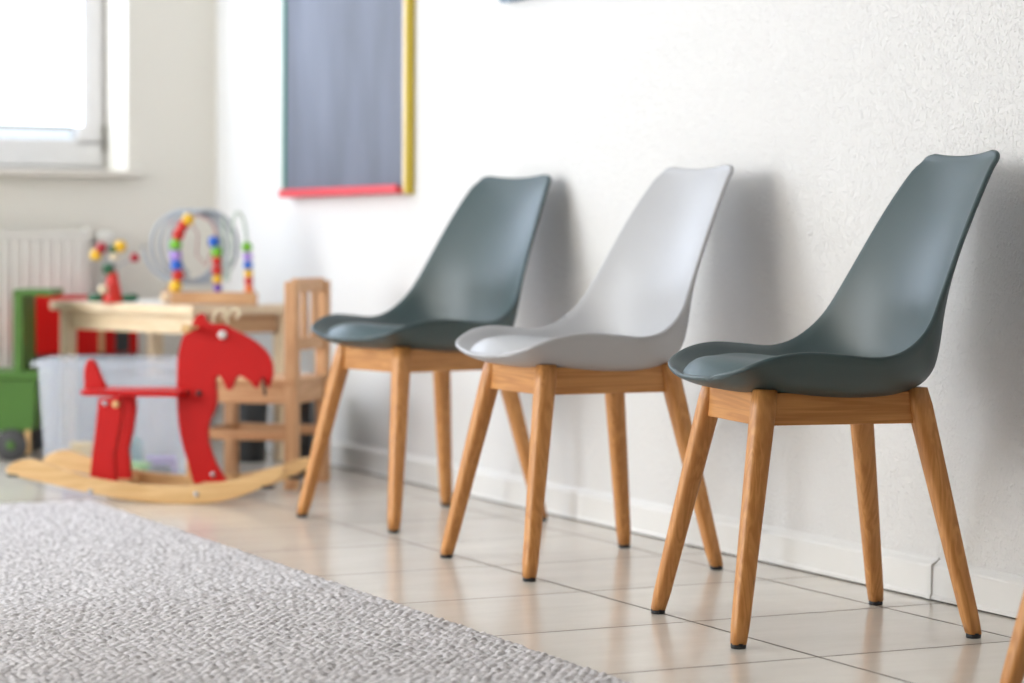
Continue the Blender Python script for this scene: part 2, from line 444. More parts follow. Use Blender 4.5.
# left wall: a side window, and an added one glowing to fill chair shadows
for name, LY0, LY1, mt, lb in (('window_3', *LWIN[0], 'blindside', 'wide white roller blind drawn over the side window nearest the toy corner'),
                               ('window_4', *LWIN[1], 'fillblind', 'unseen glowing blind added opposite the chairs to fill their shadows')):
    root = bpy.data.objects.new(name, None); C.objects.link(root); root['kind'] = 'structure'
    bm = bmesh.new(); ym = (LY0+LY1)/2
    for a, b in (((LY0, LZ0), (LY1, LZ0+.07)), ((LY0, LZ1-.07), (LY1, LZ1)), ((LY0, LZ0), (LY0+.07, LZ1)), ((LY1-.07, LZ0), (LY1, LZ1)), ((ym-.05, LZ0), (ym+.05, LZ1))):
        add_span(bm, (XL-.2, a[0], a[1]), (XL-.14, b[0], b[1]), .004)
    link('outer_frame', bm, 'framewhite', root)
    link('pane', span((XL-.175, LY0+.06, LZ0+.06), (XL-.17, LY1-.06, LZ1-.06)), 'glass', root)
    t = thing('roller_blind', lb, 'blind', (XL-.115, ym, LZ0+.03))
    hw = (LY1-LY0)/2-.02
    link('cloth', span((-.0015, -hw, .012), (.0015, hw, LZ1-LZ0-.06)), mt, t)
    link('bottom_bar', span((-.006, -hw, 0), (.006, hw, .014), .003), 'bead', t)

# skirting: plastic duct along the right wall, a joint cap at y = 3.676, and a plain one on the back wall
def skirt_profile(bm, y0, y1, th=.016, h=.064, g=.003):
    prof = [(0, g), (th+.003, g), (th+.003, g+.005), (th, g+.009), (th, h-.004), (th-.002, h), (.006, h+.006), (.003, h+.010), (0, h+.010)]
    r = [[bm.verts.new((XR-a, y, b)) for a, b in prof] for y in (y0, y1)]
    n = len(prof)
    for k in range(n): bm.faces.new((r[0][k], r[0][(k+1) % n], r[1][(k+1) % n], r[1][k]))
    bm.faces.new(r[0]); bm.faces.new(r[1][::-1])
bm = bmesh.new(); skirt_profile(bm, YF, YB)
struct('baseboard_right', bm, 'skirting')
bm = bmesh.new(); skirt_profile(bm, 3.669, 3.683, .0195, .0665)
struct('trim_3', bm, 'skirting')
struct('trim_4', span((XR-.017, YF, -.001), (XR, YB, .0032)), 'gap')
struct('baseboard_back', span((XL, YB-.015, .002), (XR-.017, YB, .07), .003), 'skirting')

# ------------------------------------------------------------------ the rug
def make_rug():
    x1, y1 = 1.727, 5.868
    X = np.concatenate([np.arange(-1.3, .56, .04), np.arange(.56, x1, .0033), [x1]])
    Y = np.concatenate([np.arange(.6, 2.5, .05), np.arange(2.5, 4.2, .0034), np.arange(4.2, y1, .0053), [y1]])
    gx, gy = np.meshgrid(X, Y)
    rng = np.random.default_rng(3)
    def vnoise(u, v, seed):
        r = np.random.default_rng(seed).random((512, 512))
        iu, iv = np.floor(u).astype(int), np.floor(v).astype(int); fu, fv = u-iu, v-iv
        fu, fv = fu*fu*(3-2*fu), fv*fv*(3-2*fv)
        g = lambda a, b: r[a % 512, b % 512]
        return (g(iu, iv)*(1-fu)+g(iu+1, iv)*fu)*(1-fv)+(g(iu, iv+1)*(1-fu)+g(iu+1, iv+1)*fu)*fv
    # rows of plump slanted stitches running across the rug
    ry, cx = .0120, .0165
    wob = (vnoise(gx*9, gy*9, 1)-.5)*.010
    v = (gy+wob+.12*gx)/ry; row = np.floor(v)
    jit = rng.random(4096)[row.astype(int) % 4096]
    u = (gx+(vnoise(gx*14, gy*14, 2)-.5)*.010)/cx+.5*(row % 2)+.35*jit
    col = np.floor(u)
    amp = .55+.75*rng.random((2048, 2048))[row.astype(int) % 2048, col.astype(int) % 2048]
    fu, fv = u-col-.5, v-row-.5
    sl = fv+.35*fu*np.where(row % 2 == 0, 1, -1)
    h = np.clip(1-(np.abs(fu)*1.9)**3, 0, 1)*np.clip(1-(np.abs(sl)*1.75)**2.4, 0, 1)*amp
    h = h+.18*vnoise(gx*260, gy*260, 5)
    edge = np.clip(np.minimum.reduce([(x1-gx), (y1-gy)])/.012, 0, 1)
    z = .0035+(.0060*h+.002)*np.sqrt(edge)
    z[:, -1] = 0.0005; z[-1, :] = 0.0005; z[:, 0] = .0005; z[0, :] = .0005
    ny, nx = gx.shape
    co = np.stack([gx, gy, z], -1).reshape(-1, 3).astype(np.float32)
    i = np.arange(ny*nx).reshape(ny, nx)
    q = np.stack([i[:-1, :-1], i[:-1, 1:], i[1:, 1:], i[1:, :-1]], -1).reshape(-1, 4).astype(np.int32)
    me = bpy.data.meshes.new('rug')
    me.vertices.add(len(co)); me.vertices.foreach_set('co', co.ravel())
    me.loops.add(q.size); me.loops.foreach_set('vertex_index', q.ravel())
    me.polygons.add(len(q)); me.polygons.foreach_set('loop_start', np.arange(0, q.size, 4, dtype=np.int32))
    me.polygons.foreach_set('use_smooth', np.ones(len(q), dtype=bool))
    me.update(calc_edges=True); me.validate()
    me.materials.append(M['rug'])
    o = bpy.data.objects.new('rug', me); C.objects.link(o)
    return tag(o, 'light grey chunky woven wool rug lying on the beige floor tiles', 'rug')
make_rug()

# ------------------------------------------------------------------ bucket chairs
# rows from the front lip to the top edge: centre (depth, z), rim (depth, z, half width), section power
ROWS = [((-.221, .4275), (-.2145, .4310, .083), 2.1),
        ((-.209, .4225), (-.203, .4415, .146), 2.6),
        ((-.181, .414), (-.184, .453, .173), 3.2),
        ((-.136, .407), (-.146, .467, .192), 3.8),
        ((-.070, .400), (-.096, .473, .208), 4.2),
        ((.005, .397), (-.038, .469, .222), 4.4),
        ((.075, .399), (.015, .465, .229), 4.2),
        ((.128, .408), (.055, .474, .228), 3.6),
        ((.162, .424), (.087, .495, .222), 3.0),
        ((.177, .453), (.112, .524, .212), 2.6),
        ((.185, .500), (.133, .563, .200), 2.3),
        ((.191, .560), (.169, .635, .183), 2.05),
        ((.217, .650), (.206, .706, .167), 2.0),
        ((.248, .730), (.244, .770, .149), 2.0),
        ((.266, .779), (.262, .791, .138), 2.0),
        ((.2700, .789), (.2660, .799, .129), 2.0),
        ((.2725, .796), (.2695, .8025, .106), 2.0)]
KN = np.array([[c[0], c[1], r[0], r[1], r[2], p] for c, r, p in ROWS])
def row_at(v):
    t = min(max(v, 0), 1)*(len(KN)-1); i = min(int(t), len(KN)-2); f = t-i
    g = lambda k: KN[min(max(k, 0), len(KN)-1)]
    p0, p1, p2, p3 = g(i-1), g(i), g(i+1), g(i+2)
    return .5*((2*p1)+(-p0+p2)*f+(2*p0-5*p1+4*p2-p3)*f*f+(-p0+3*p1-3*p2+p3)*f**3)
def shell_pt(s, v):
    cd, cz, rd, rz, w, p = row_at(v)
    a = abs(s)**p
    return Vector((cd+(rd-cd)*a, w*s, cz+(rz-cz)*a))
def shell_normal(s, v):
    e = 1e-3
    n = (shell_pt(s+e, v)-shell_pt(s-e, v)).cross(shell_pt(s, min(v+e, 1))-shell_pt(s, max(v-e, 0)))
    n.normalize()
    return n if n.z > 0 or (v > .5 and n.x < 0) else -n

def make_chair(label, shell_mat, pad_mat, group):
    t = thing('bucket_chair', label, 'chair', group=group)
    nu, nv = 28, 56
    ss = [math.sin(PI/2*(-1+2*i/nu)) for i in range(nu+1)]
    ss = [.45*s+.55*(-1+2*i/nu) for i, s in enumerate(ss)]
    vv = [j/nv for j in range(nv+1)]
    P = np.array([[shell_pt(s, v) for s in ss] for v in vv])
    du = np.gradient(P, axis=1); dv = np.gradient(P, axis=0)
    N = np.cross(du, dv); A = np.linalg.norm(N, axis=2, keepdims=True)      # weight by area, then smooth, so the rounded front corners stay even
    for _ in range(6):
        Q = np.pad(N, ((1, 1), (1, 1), (0, 0)), mode='edge')
        N = (Q[1:-1, 1:-1]*2+Q[:-2, 1:-1]+Q[2:, 1:-1]+Q[1:-1, :-2]+Q[1:-1, 2:])/6
    N /= np.linalg.norm(N, axis=2, keepdims=True)
    if N[nv//4, nu//2, 2] < 0: N = -N
    TK = .0085
    O = P-N*TK
    bm = bmesh.new()
    gi = [[bm.verts.new(P[j, i]) for i in range(nu+1)] for j in range(nv+1)]
    go = [[bm.verts.new(O[j, i]) for i in range(nu+1)] for j in range(nv+1)]
    for j in range(nv):
        for i in range(nu):
            bm.faces.new((gi[j][i], gi[j][i+1], gi[j+1][i+1], gi[j+1][i])); bm.faces.new((go[j][i], go[j+1][i], go[j+1][i+1], go[j][i+1]))
    loop = [(0, i) for i in range(nu)]+[(j, nu) for j in range(nv)]+[(nv, i) for i in range(nu, 0, -1)]+[(j, 0) for j in range(nv, 0, -1)]
    n = len(loop)
    # rounded lip: two rows bulging outward along the edge normal
    mid = []
    bp = np.array([P[a] for a in loop]); bn = np.array([N[a] for a in loop])
    tg = np.roll(bp, -2, 0)-np.roll(bp, 2, 0); tg /= np.linalg.norm(tg, axis=1, keepdims=True)
    out = np.cross(tg, bn); ctr = P.mean((0, 1))
    if ((bp-ctr)*out).sum() < 0: out = -out
    for f, e in ((.0, .0), (.22, .0026), (.5, .0036), (.78, .0026), (1, 0)):
        if f in (0, 1): mid.append([(gi if f == 0 else go)[a][b] for a, b in loop])
        else: mid.append([bm.verts.new(bp[k]-bn[k]*TK*f+out[k]*e) for k in range(n)])
    for a, b in zip(mid, mid[1:]):
        for k in range(n): bm.faces.new((a[k], b[k], b[(k+1) % n], a[(k+1) % n]))
    sh = link('shell', bm, shell_mat, t, True)
    # upholstered pad lying in the seat
    bm = bmesh.new(); nr, na = 16, 64; vc, vr = .285, .266
    def pad(r, a, h):
        s, v = .92*r*math.cos(a), vc+vr*r*math.sin(a)
        return shell_pt(s, v)+shell_normal(s, v)*h
    prof = [(i/nr, (.049*(1-(i/nr)**4)**.55)) for i in range(nr)]+[(.965, .0165), (.99, .0085), (1.0, .003), (.998, -.001), (.985, -.003)]
    c0 = bm.verts.new(pad(0, 0, .049)); prev = None
    for r, h in prof[1:]:
        ring = [bm.verts.new(pad(r, 2*PI*k/na, h)) for k in range(na)]
        for k in range(na):
            if prev is None: bm.faces.new((c0, ring[k], ring[(k+1) % na]))
            else: bm.faces.new((prev[k], ring[k], ring[(k+1) % na], prev[(k+1) % na]))
        prev = ring
    link('seat_pad', bm, pad_mat, t, True)
    # splayed oak legs with rounded corners and black glides
    for sx, sy in ((-1, -1), (-1, 1), (1, -1), (1, 1)):
        top = Vector((.134*sx, .1135*sy, .409)); foot = Vector((.207*sx, .190*sy, .007))
        bm = bmesh.new(); rings = []; n = 32
        N = 14
        for j in range(N+1):
            f = j/N; c = top.lerp(foot, f); hx, hy = .0205+(.0136-.0205)*f, .0195+(.0136-.0195)*f
            if j == 0: hx -= .002; hy -= .002
            if j == N: hx -= .0015; hy -= .0015
            ring = []
            for k in range(n):
                a = 2*PI*k/n; ca, sa = math.cos(a), math.sin(a); e = 2/3.2
                ring.append(bm.verts.new(c+Vector((math.copysign(abs(ca)**e, ca)*hx, math.copysign(abs(sa)**e, sa)*hy, 0))))
            rings.append(ring)
        for a, b in zip(rings, rings[1:]):
            for k in range(n): bm.faces.new((a[k], b[k], b[(k+1) % n], a[(k+1) % n]))
        bm.faces.new(rings[0]); bm.faces.new(rings[-1][::-1])
        lg = link('leg', bm, 'oakz', t, True)
        for p in lg.data.polygons:
            if len(p.vertices) > 4: p.use_smooth = False
        link('glide', lathe([(.0, .0), (.0115, .0), (.0125, .0015), (.0125, .0085)], (foot.x, foot.y, 0), 20), 'rubber', lg, True)
    zt, zb = .403, .350
    for sy in (-1, 1): link('side_rail', span((-.134, sy*.116-.009, zb), (.134, sy*.116+.009, zt), .0015), 'oakx', t)
    for x in (-.140, .140): link('cross_rail', span((x-.009, -.112, zb), (x+.009, .112, zt), .0015), 'oaky', t)
    link('mounting_plate', span((-.146, -.10, .392), (-.09, .10, .4035), .002), 'oaky', t)
    return t
G = 'bucket chairs in a row along the white wall'
c1 = make_chair('dark teal bucket chair standing in the sharpest focus, nearest complete chair of the row', 'teal', 'tealpad', G)
c1.location = (2.285, 3.516, 0); c1.rotation_euler = (0, 0, math.radians(-9.7))
c2 = make_chair('light grey bucket chair with grey seat pad, between the two dark teal chairs', 'grey', 'greypad', G)
c2.location = (2.296, 4.385, 0)
copy_thing(c1, (2.328, 5.240, 0), math.radians(11), 'blurred dark teal bucket chair behind the grey chair, closest to the toy corner', G)
copy_thing(c1, (2.362, 2.620, 0), math.radians(0), 'chair of which only one oak front leg shows in the lower right corner', G)

# ------------------------------------------------------------------ chalkboard and picture on the right wall
t = thing('chalkboard', 'dark slate chalkboard with red tray and green and yellow side strips on white wall', 'chalkboard', (XR-.003, 6.50, .775))
y0, y1, H_ = -.463, .463, 1.05
link('slate', span((-.018, y0+.02, .02), (-.004, y1-.02, H_-.02)), 'slate', t)
link('green_strip', span((-.024, y1-.016, .012), (0, y1, H_), .002), 'fgreen', t)['label'] = 'green left frame strip'
link('yellow_strip', span((-.024, y0-.002, -.004), (0, y0+.010, H_), .002), 'fyellow', t)['label'] = 'yellow right frame strip'
link('pale_strip', span((-.022, y0+.009, -.004), (0, y0+.028, H_), .002), 'pinez', t)['label'] = 'pale wooden strip inside the yellow one'
bm = bmesh.new(); add_span(bm, (-.040, y0+.028, -.002), (0, y1-.012, .014), .003); add_span(bm, (-.040, y0+.028, .010), (-.034, y1-.012, .022), .002)
link('tray', bm, 'fred', t)['label'] = 'red chalk tray along the bottom'
link('top_strip', span((-.03, y0+.03, H_-.02), (0, y1-.02, H_), .002), 'fred', t)

t = thing('wall_picture', 'blue grey framed picture on the wall above the blurred chairs, cut by the upper edge', 'picture', (XR-.003, 5.155, 1.230))
bm = bmesh.new(); w, h, e = .315, .46, .022
add_span(bm, (-.022, -w, 0), (0, w, e), .002); add_span(bm, (-.022, -w, h-e), (0, w, h), .002)
add_span(bm, (-.022, -w, e), (0, -w+e, h-e), .002); add_span(bm, (-.022, w-e, e), (0, w, h-e), .002)
link('picture_frame', bm, 'picframe', t)
link('print', span((-.010, -w+e-.004, e-.004), (-.004, w-e+.004, h-e+.004)), 'white', t)

# ------------------------------------------------------------------ radiator under the window
t = thing('radiator', 'white ribbed panel radiator on the back wall under the window', 'radiator', (1.62, 7.60, .12))
bm = bmesh.new(); hw, H_ = .588, .565
prof = []; pitch = .0333; n = int(2*hw/pitch)
for k in range(n):
    x = -hw+k*pitch
    prof += [(x+.002, -.062), (x+.006, -.066), (x+.022, -.066), (x+.027, -.062)]
prof = [(-hw, -.060)]+prof+[(hw, -.060)]
zz = [0.012, .03, H_-.05, H_-.03]
rows = []
for z in zz:
    k = 0 if z in (zz[0], zz[-1]) else 1
    rows.append([bm.verts.new((x, (-.060 if not k else y), z)) for x, y in prof])
for a, b in zip(rows, rows[1:]):
    for k in range(len(prof)-1): bm.faces.new((a[k], a[k+1], b[k+1], b[k]))
add_span(bm, (-hw, -.060, .012), (hw, -.048, H_-.03))
link('ribbed_panel', bm, 'radiator', t)
bm = bmesh.new(); add_span(bm, (-hw, -.062, H_-.032), (hw, .0, H_-.024), .002)
add_span(bm, (-hw, -.064, H_-.045), (-hw+.004, 0, H_)); add_span(bm, (hw-.004, -.064, .02), (hw, 0, H_)); add_span(bm, (-hw, -.066, H_-.045), (hw, -.062, H_-.012))
for k in range(40): add_span(bm, (-hw+.01+k*.029, -.055, H_-.024), (-hw+.014+k*.029, -.005, H_-.020))
link('top_grille', bm, 'radiator', t)
link('back_panel', span((-hw, -.012, .012), (hw, -.002, H_-.03)), 'radiator', t)
v = link('valve', tube([(hw-.004, -.035, .515), (hw+.03, -.035, .515)], .009, 12), 'steel', t, True)
link('thermostat_head', lathe([(.0, .032), (.020, .032), (.024, .040), (.024, .080), (.021, .088), (.0, .090)], (hw-.006, -.035, .53), 20, 'x'), 'radiator', v, True)
for x in (-.3, .3): link('bracket', span((x-.02, -.008, .1), (x+.02, .024, .5)), 'radiator', t)

# ------------------------------------------------------------------ rocking moose
MO = Vector((1.92839, 5.76584, 0)); mrz = math.atan2(-.57982, .81475)
t = thing('rocking_moose', 'red wooden rocking moose on curved birch rockers standing beside the rug', 'rocking toy', MO, mrz)
RK = [(-.457, .072), (-.447, .088), (-.425, .099), (-.397, .104), (-.370, .098), (-.28, .070), (-.19, .053), (-.10, .046), (-.01, .045), (.08, .054), (.16, .072), (.215, .090), (.238, .097), (.249, .090), (.250, .076),
      (.228, .060), (.177, .036), (.114, .014), (.051, .003), (-.013, .0), (-.089, .002), (-.179, .012), (-.268, .027), (-.346, .043), (-.430, .060)]
for y in (0, .26):
    r = link('rocker', board(smooth_loop(RK, 3), y-.011, y+.011, .003), 'birch', t)
    for x, z in ((-.238, .026), (.032, .026)): link('screw', lathe([(.0, -.004), (.006, -.003), (.007, 0), (.007, .004)], (x, y-.0105, z), 12, 'y'), 'steel', r, True)
    link('rubber_stop', span((-.452, y-.0115, .058), (-.425, y+.0115, .066), .002), 'black', r)
    link('rubber_stop', span((.195, y-.0115, .042), (.225, y+.0115, .050), .002), 'black', r)
HD = [(-.004, .030), (-.029, .09), (-.048, .152), (-.056, .212), (-.058, .279), (-.056, .345), (-.047, .392), (-.034, .417), (-.018, .437), (-.010, .455), (.004, .464), (.013, .457), (.020, .443), (.034, .437),
      (.057, .438), (.079, .428), (.116, .41), (.149, .39), (.173, .367), (.186, .342), (.188, .317), (.182, .292), (.175, .281), (.171, .290), (.162, .301), (.153, .292), (.146, .279), (.131, .294), (.110, .308), (.095, .305), (.086, .285), (.078, .273), (.069, .279),
      (.059, .301), (.047, .309), (.041, .297), (.043, .273), (.044, .248), (.038, .222), (.024, .190), (.021, .153), (.033, .109), (.053, .069), (.074, .030)]
hd = link('head', board(smooth_loop(HD, 3), .119, .141, .003), 'red', t)
hd['label'] = 'flat red moose head with curved neck'
link('eye', lathe([(.0, -.0135), (.009, -.012), (.011, 0), (.011, .002)], (.061, .119, .411), 18, 'y'), 'white', hd, True)
link('hand_peg', tube([(-.012, .045, .428), (-.012, .215, .428)], .012, 16), 'birch', hd, True)
link('nose_cord', tube([(.166, .115, .306), (.168, .111, .292), (.170, .113, .276), (.171, .114, .262)], .0035, 8), 'black', hd, True)
for x in (-.033, .0): link('bolt', lathe([(.0, -.004), (.006, -.003), (.0075, 0), (.0075, .003)], (x, .1185, .265), 12, 'y'), 'black', hd, True)
link('screw', lathe([(.0, -.004), (.006, -.003), (.007, 0), (.007, .003)], (.036, .1185, .062), 12, 'y'), 'steel', hd, True)
# antlers of pale rope loops behind the ears
ant = [(.030, .140, .437), (.028, .150, .452), (.036, .158, .470), (.052, .160, .474), (.060, .156, .462), (.050, .150, .450)]
link('mane_loop', tube(ant, .0045, 10), 'cream', hd, True)
link('mane_loop', tube([(x+.034, y+.006, z) for x, y, z in ant], .0045, 10), 'cream', hd, True)
bm = board([(-.285, .262), (-.270, .258), (-.06, .258), (-.03, .258), (-.03, .272), (-.06, .274), (-.27, .273), (-.285, .272)], .05, .21, .003)
link('seat', bm, 'red', t)
TL = [(-.294, .262), (-.297, .29), (-.297, .318), (-.291, .338), (-.281, .347), (-.271, .340), (-.263, .325), (-.252, .300), (-.240, .272), (-.260, .262)]
link('tail', board(smooth_loop(TL, 3), .112, .132, .003), 'red', t)
LG = [(-.256, .035), (-.250, .10), (-.243, .15), (-.230, .255), (-.178, .258), (-.172, .22), (-.178, .165), (-.190, .12), (-.190, .085), (-.186, .035)]
LG = [(-.256, .035), (-.250, .095), (-.243, .15), (-.231, .254), (-.176, .258), (-.172, .215), (-.181, .16), (-.192, .115), (-.188, .07), (-.184, .035)]
for y in (.040, .200):
    dx = 0 if y < .1 else -.016
    lg = link('rear_leg', board([(x+dx, z) for x, z in LG], y-.010, y+.010, .002), 'red', t)
    link('screw', lathe([(.0, -.004), (.006, -.003), (.007, 0), (.007, .003)], (-.214+dx, y-.0105, .242), 12, 'y'), 'steel', lg, True)
    if y < .1: link('wood_plug', lathe([(.0, -.003), (.009, -.002), (.009, .002)], (-.186, y-.0105, .240), 14, 'y'), 'birch', lg, True)
for x, z in ((-.22, .030), (.035, .034)):
    link('cross_bar', span((x-.022, .0, z-.008), (x+.022, .26, z+.010), .003), 'birch', t)
link('front_post', span((-.040, .140, .036), (-.022, .20, .125), .003), 'birch', t)

# ------------------------------------------------------------------ frosted storage boxes with toys
def make_box(name, label, loc, rz, L_, W_, H_):
    t = thing(name, label, 'storage box', loc, rz)
    bm = bmesh.new()
    def ring(k, z, inset, rr=.03, n=6):
        out = []
        hx, hy = L_/2-inset, W_/2-inset
        for q, (cx, cy) in enumerate(((1, 1), (-1, 1), (-1, -1), (1, -1))):
            for j in range(n+1):
                a = PI/2*q+PI/2*j/n
                out.append(bm.verts.new((cx*(hx-rr)+rr*math.cos(a), cy*(hy-rr)+rr*math.sin(a), z)))
        return out
    rings = [ring(0, .0, .034), ring(1, .006, .028), ring(2, H_-.03, .012), ring(3, H_, .010)]
    for a, b in zip(rings, rings[1:]):
        n = len(a)
        for k in range(n): bm.faces.new((a[k], a[(k+1) % n], b[(k+1) % n], b[k]))
    bm.faces.new(rings[0][::-1])
    o = link('body', bm, 'bin', t, True)
    s = o.modifiers.new('wall', 'SOLIDIFY'); s.thickness = .0025; s.offset = -1
    bm = bmesh.new()
    a, b, c, d = ring(0, H_-.016, .010), ring(0, H_-.018, -.006), ring(0, H_-.002, -.004), ring(0, H_, .010)
    for p, q in ((a, b), (b, c), (c, d)):
        n = len(p)
        for k in range(n): bm.faces.new((p[k], p[(k+1) % n], q[(k+1) % n], q[k]))
    link('rim', bm, 'bin', t, True)
    return t
BX = (1.980, 6.466); brz = math.radians(-26)
make_box('storage_box', 'frosted clear plastic box of toys behind the red rocking moose', (BX[0], BX[1], 0), brz, .42, .34, .325)
def in_box(x, y, z): 
    c, s = math.cos(brz), math.sin(brz); return (BX[0]+c*x-s*y, BX[1]+s*x+c*y, z)
toys = [('toy_block', 'blue toy block in the frosted box', (-.10, -.09), (.08, .06, .06), 'ball_blue', .3), ('toy_block', 'green toy block in the frosted box', (.06, -.10), (.07, .05, .05), 'ball_green', -.2),
        ('toy_block', 'white toy block in the frosted box', (-.01, -.085), (.05, .06, .08), 'ball_white', .6), ('toy_block', 'yellow toy block in the frosted box', (-.11, .03), (.06, .06, .09), 'ball_yellow', .1),
        ('toy_block', 'lilac toy block in the frosted box', (.11, .01), (.08, .06, .055), 'ball_lilac', .2), ('toy_block', 'black toy block in the frosted box', (.125, -.10), (.05, .04, .04), 'black', .0),
        ('toy_block', 'teal toy block in the frosted box', (.0, .06), (.08, .08, .10), 'ball_teal', .5)]
for nm, lb, (x, y), s, m, r in toys:
    o = link(nm, box((0, 0, 0), s, .006), m); o.location = in_box(x, y, s[2]/2+.004); o.rotation_euler = (0, 0, brz+r); tag(o, lb, 'toy', 'toys in the frosted storage box')
make_box('storage_box', 'small pale storage box under the table, seen between moose neck and toddler chair', (2.275, 6.944, 0), math.atan2(.325, .946), .18, .22, .24)

# ------------------------------------------------------------------ children's table
TC = Vector((2.243, 6.637, 0)); trz = math.atan2(.325, .946)       # near corner; x runs along the short side, y along the long side
TW, TL_, TH = .375, .672, .460
t = thing('childrens_table', 'low pine children\'s table with pale top in the corner of the room', 'table', TC, trz)
tp = link('tabletop', span((0, 0, TH-.020), (TW, TL_, TH), .004), 'white', t)
bm = bmesh.new(); e = .012
add_span(bm, (-e, -e, TH-.026), (0, TL_+e, TH+.0005), .003); add_span(bm, (TW, -e, TH-.026), (TW+e, TL_+e, TH+.0005), .003)
add_span(bm, (0, -e, TH-.026), (TW, 0, TH+.0005), .003); add_span(bm, (0, TL_, TH-.026), (TW, TL_+e, TH+.0005), .003)
link('edging', bm, 'piney', tp)
for x in (.030, TW-.030):
    link('long_rail', span((x-.009, .055, TH-.082), (x+.009, TL_-.055, TH-.02), .002), 'piney', t)
for y in (.030, TL_-.030):
    link('short_rail', span((.05, y-.009, TH-.082), (TW-.05, y+.009, TH-.02), .002), 'beechx', t)  # same pine frame; darker wood paints in the shade on this side
for x in (.026, TW-.026):
    for y in (.030, TL_-.030): link('leg', span((x-.019, y-.019, 0), (x+.019, y+.019, TH-.021), .004), 'pinez', t)

# ------------------------------------------------------------------ toddler chair
c0 = Vector((2.292, 5.985, 0)); crz = math.atan2(.75, .66)          # local x along the back, y to the front
t = thing('toddler_chair', 'small wooden toddler chair with slatted back at the children\'s table', 'chair', c0, crz)
CW, CD = .235, .262
for x in (0, CW): link('rear_leg', span((x-.017, -.017, 0), (x+.017, .017, .540), .004), 'beechz', t)
for x in (0, CW): link('front_leg', span((x-.017, CD-.017, 0), (x+.017, CD+.017, .272), .004), 'beechz', t)
link('seat', span((-.022, -.012, .272), (CW+.022, CD+.026, .288), .004), 'beechy', t)
bm = bmesh.new(); TR = [(.017, .478), (.017, .545), (.07, .551), (CW/2, .553), (CW-.07, .551), (CW-.017, .545), (CW-.017, .478)]
vs = [[bm.verts.new((x, y, z)) for x, z in TR] for y in (-.010, .010)]
bm.faces.new(vs[0]); bm.faces.new(vs[1][::-1])
for k in range(len(TR)): bm.faces.new((vs[0][k], vs[1][k], vs[1][(k+1) % len(TR)], vs[0][(k+1) % len(TR)]))
link('top_rail', span((.014, -.010, .512), (CW-.014, .010, .548), .003), 'beechx', t); bm.free()
link('back_rail', span((.014, -.010, .360), (CW-.014, .010, .395), .003), 'beechx', t)
for x in (.092, CW-.068): link('back_slat', span((x-.014, -.006, .390), (x+.014, .006, .517), .003), 'beechz', t)
for x in (0, CW):
    link('seat_rail', span((x-.009, .014, .222), (x+.009, CD-.014, .272), .002), 'beechy', t)
    link('stretcher', span((x-.008, .014, .126), (x+.008, CD-.014, .152), .003), 'beechy', t)
for y in (0, CD): link('seat_rail', span((.014, y-.009, .222), (CW-.014, y+.009, .272), .002), 'beechx', t)
link('stretcher', span((.014, CD-.008, .126), (CW-.014, CD+.008, .150), .003), 'beechx', t)

# ------------------------------------------------------------------ dark bins behind the chair
t = thing('waste_bin', 'black round waste bin under the table, seen between the toddler chair\'s legs', 'waste bin', (2.468, 6.800, 0))
bm = bmesh.new(); add_lathe(bm, [(.0, .004), (.046, .004), (.048, .0), (.050, .004), (.062, .252), (.059, .252), (.047, .010), (.0, .010)], n=32)
link('bucket', bm, 'black', t, True)
link('bin_rim', lathe([(.0615, .246), (.066, .248), (.067, .256), (.063, .262), (.058, .258), (.058, .250)], n=32), 'ball_teal', t, True)
t = thing('box_file', 'narrow black box file standing on the floor by the wall behind the toddler chair', 'box', (2.485, 6.40, 0), math.radians(-26))
link('case', span((-.028, -.11, 0), (.028, .11, .23), .003), 'black', t)
link('spine_label', span((-.016, -.113, .09), (.016, -.1095, .16)), 'charcoal', t)

# ------------------------------------------------------------------ green cart and red box at the left
t = thing('toy_cart', 'green toy cart on dark wheels with upright end board, left of the table', 'toy cart', (1.862, 7.180, 0), math.radians(-26))
link('tray', board([(-.30, .085), (.075, .085), (.090, .10), (.098, .245), (-.32, .245)], -.10, .10, .004), 'green', t)
link('rim', span((-.33, -.112, .238), (.108, .112, .262), .004), 'green', t)
link('end_board', span((.030, -.10, .255), (.058, .10, .492), .004), 'green', t)
link('top_board', span((.030, -.10, .480), (.140, .10, .500), .004), 'green', t)
for x in (-.25, .025):
    for y in (-.105, .105):
        w = link('wheel', lathe([(.0, -.012), (.040, -.012), (.047, -.008), (.047, .008), (.040, .012), (.0, .012)], (x, y, .047), 24, 'y'), 'charcoal', t, True)
        link('hub_cap', lathe([(.0, -.016), (.012, -.015), (.014, -.011)], (x, y, .047), 16, 'y'), 'green', w, True)
for x in (-.30, -.20, -.025, .072): link('axle_guard', span((x-.008, -.108, .02), (x+.008, -.093, .09), .003), 'birch', t)

t = thing('toy_chest', 'low red box with dark stripe standing behind the pine table by the radiator', 'toy box', (1.975, 7.470, 0))
link('chest_body', span((0, -.035, .29), (.36, .045, .472), .004), 'redbox', t)
link('plinth', span((.005, -.033, 0), (.355, .043, .29), .003), 'charcoal', t)
link('dark_stripe', span((.285, -.038, .295), (.33, -.034, .466), .001), 'charcoal', t)
link('wood_strip', span((.232, -.038, .295), (.250, -.034, .466), .001), 'beechz', t)

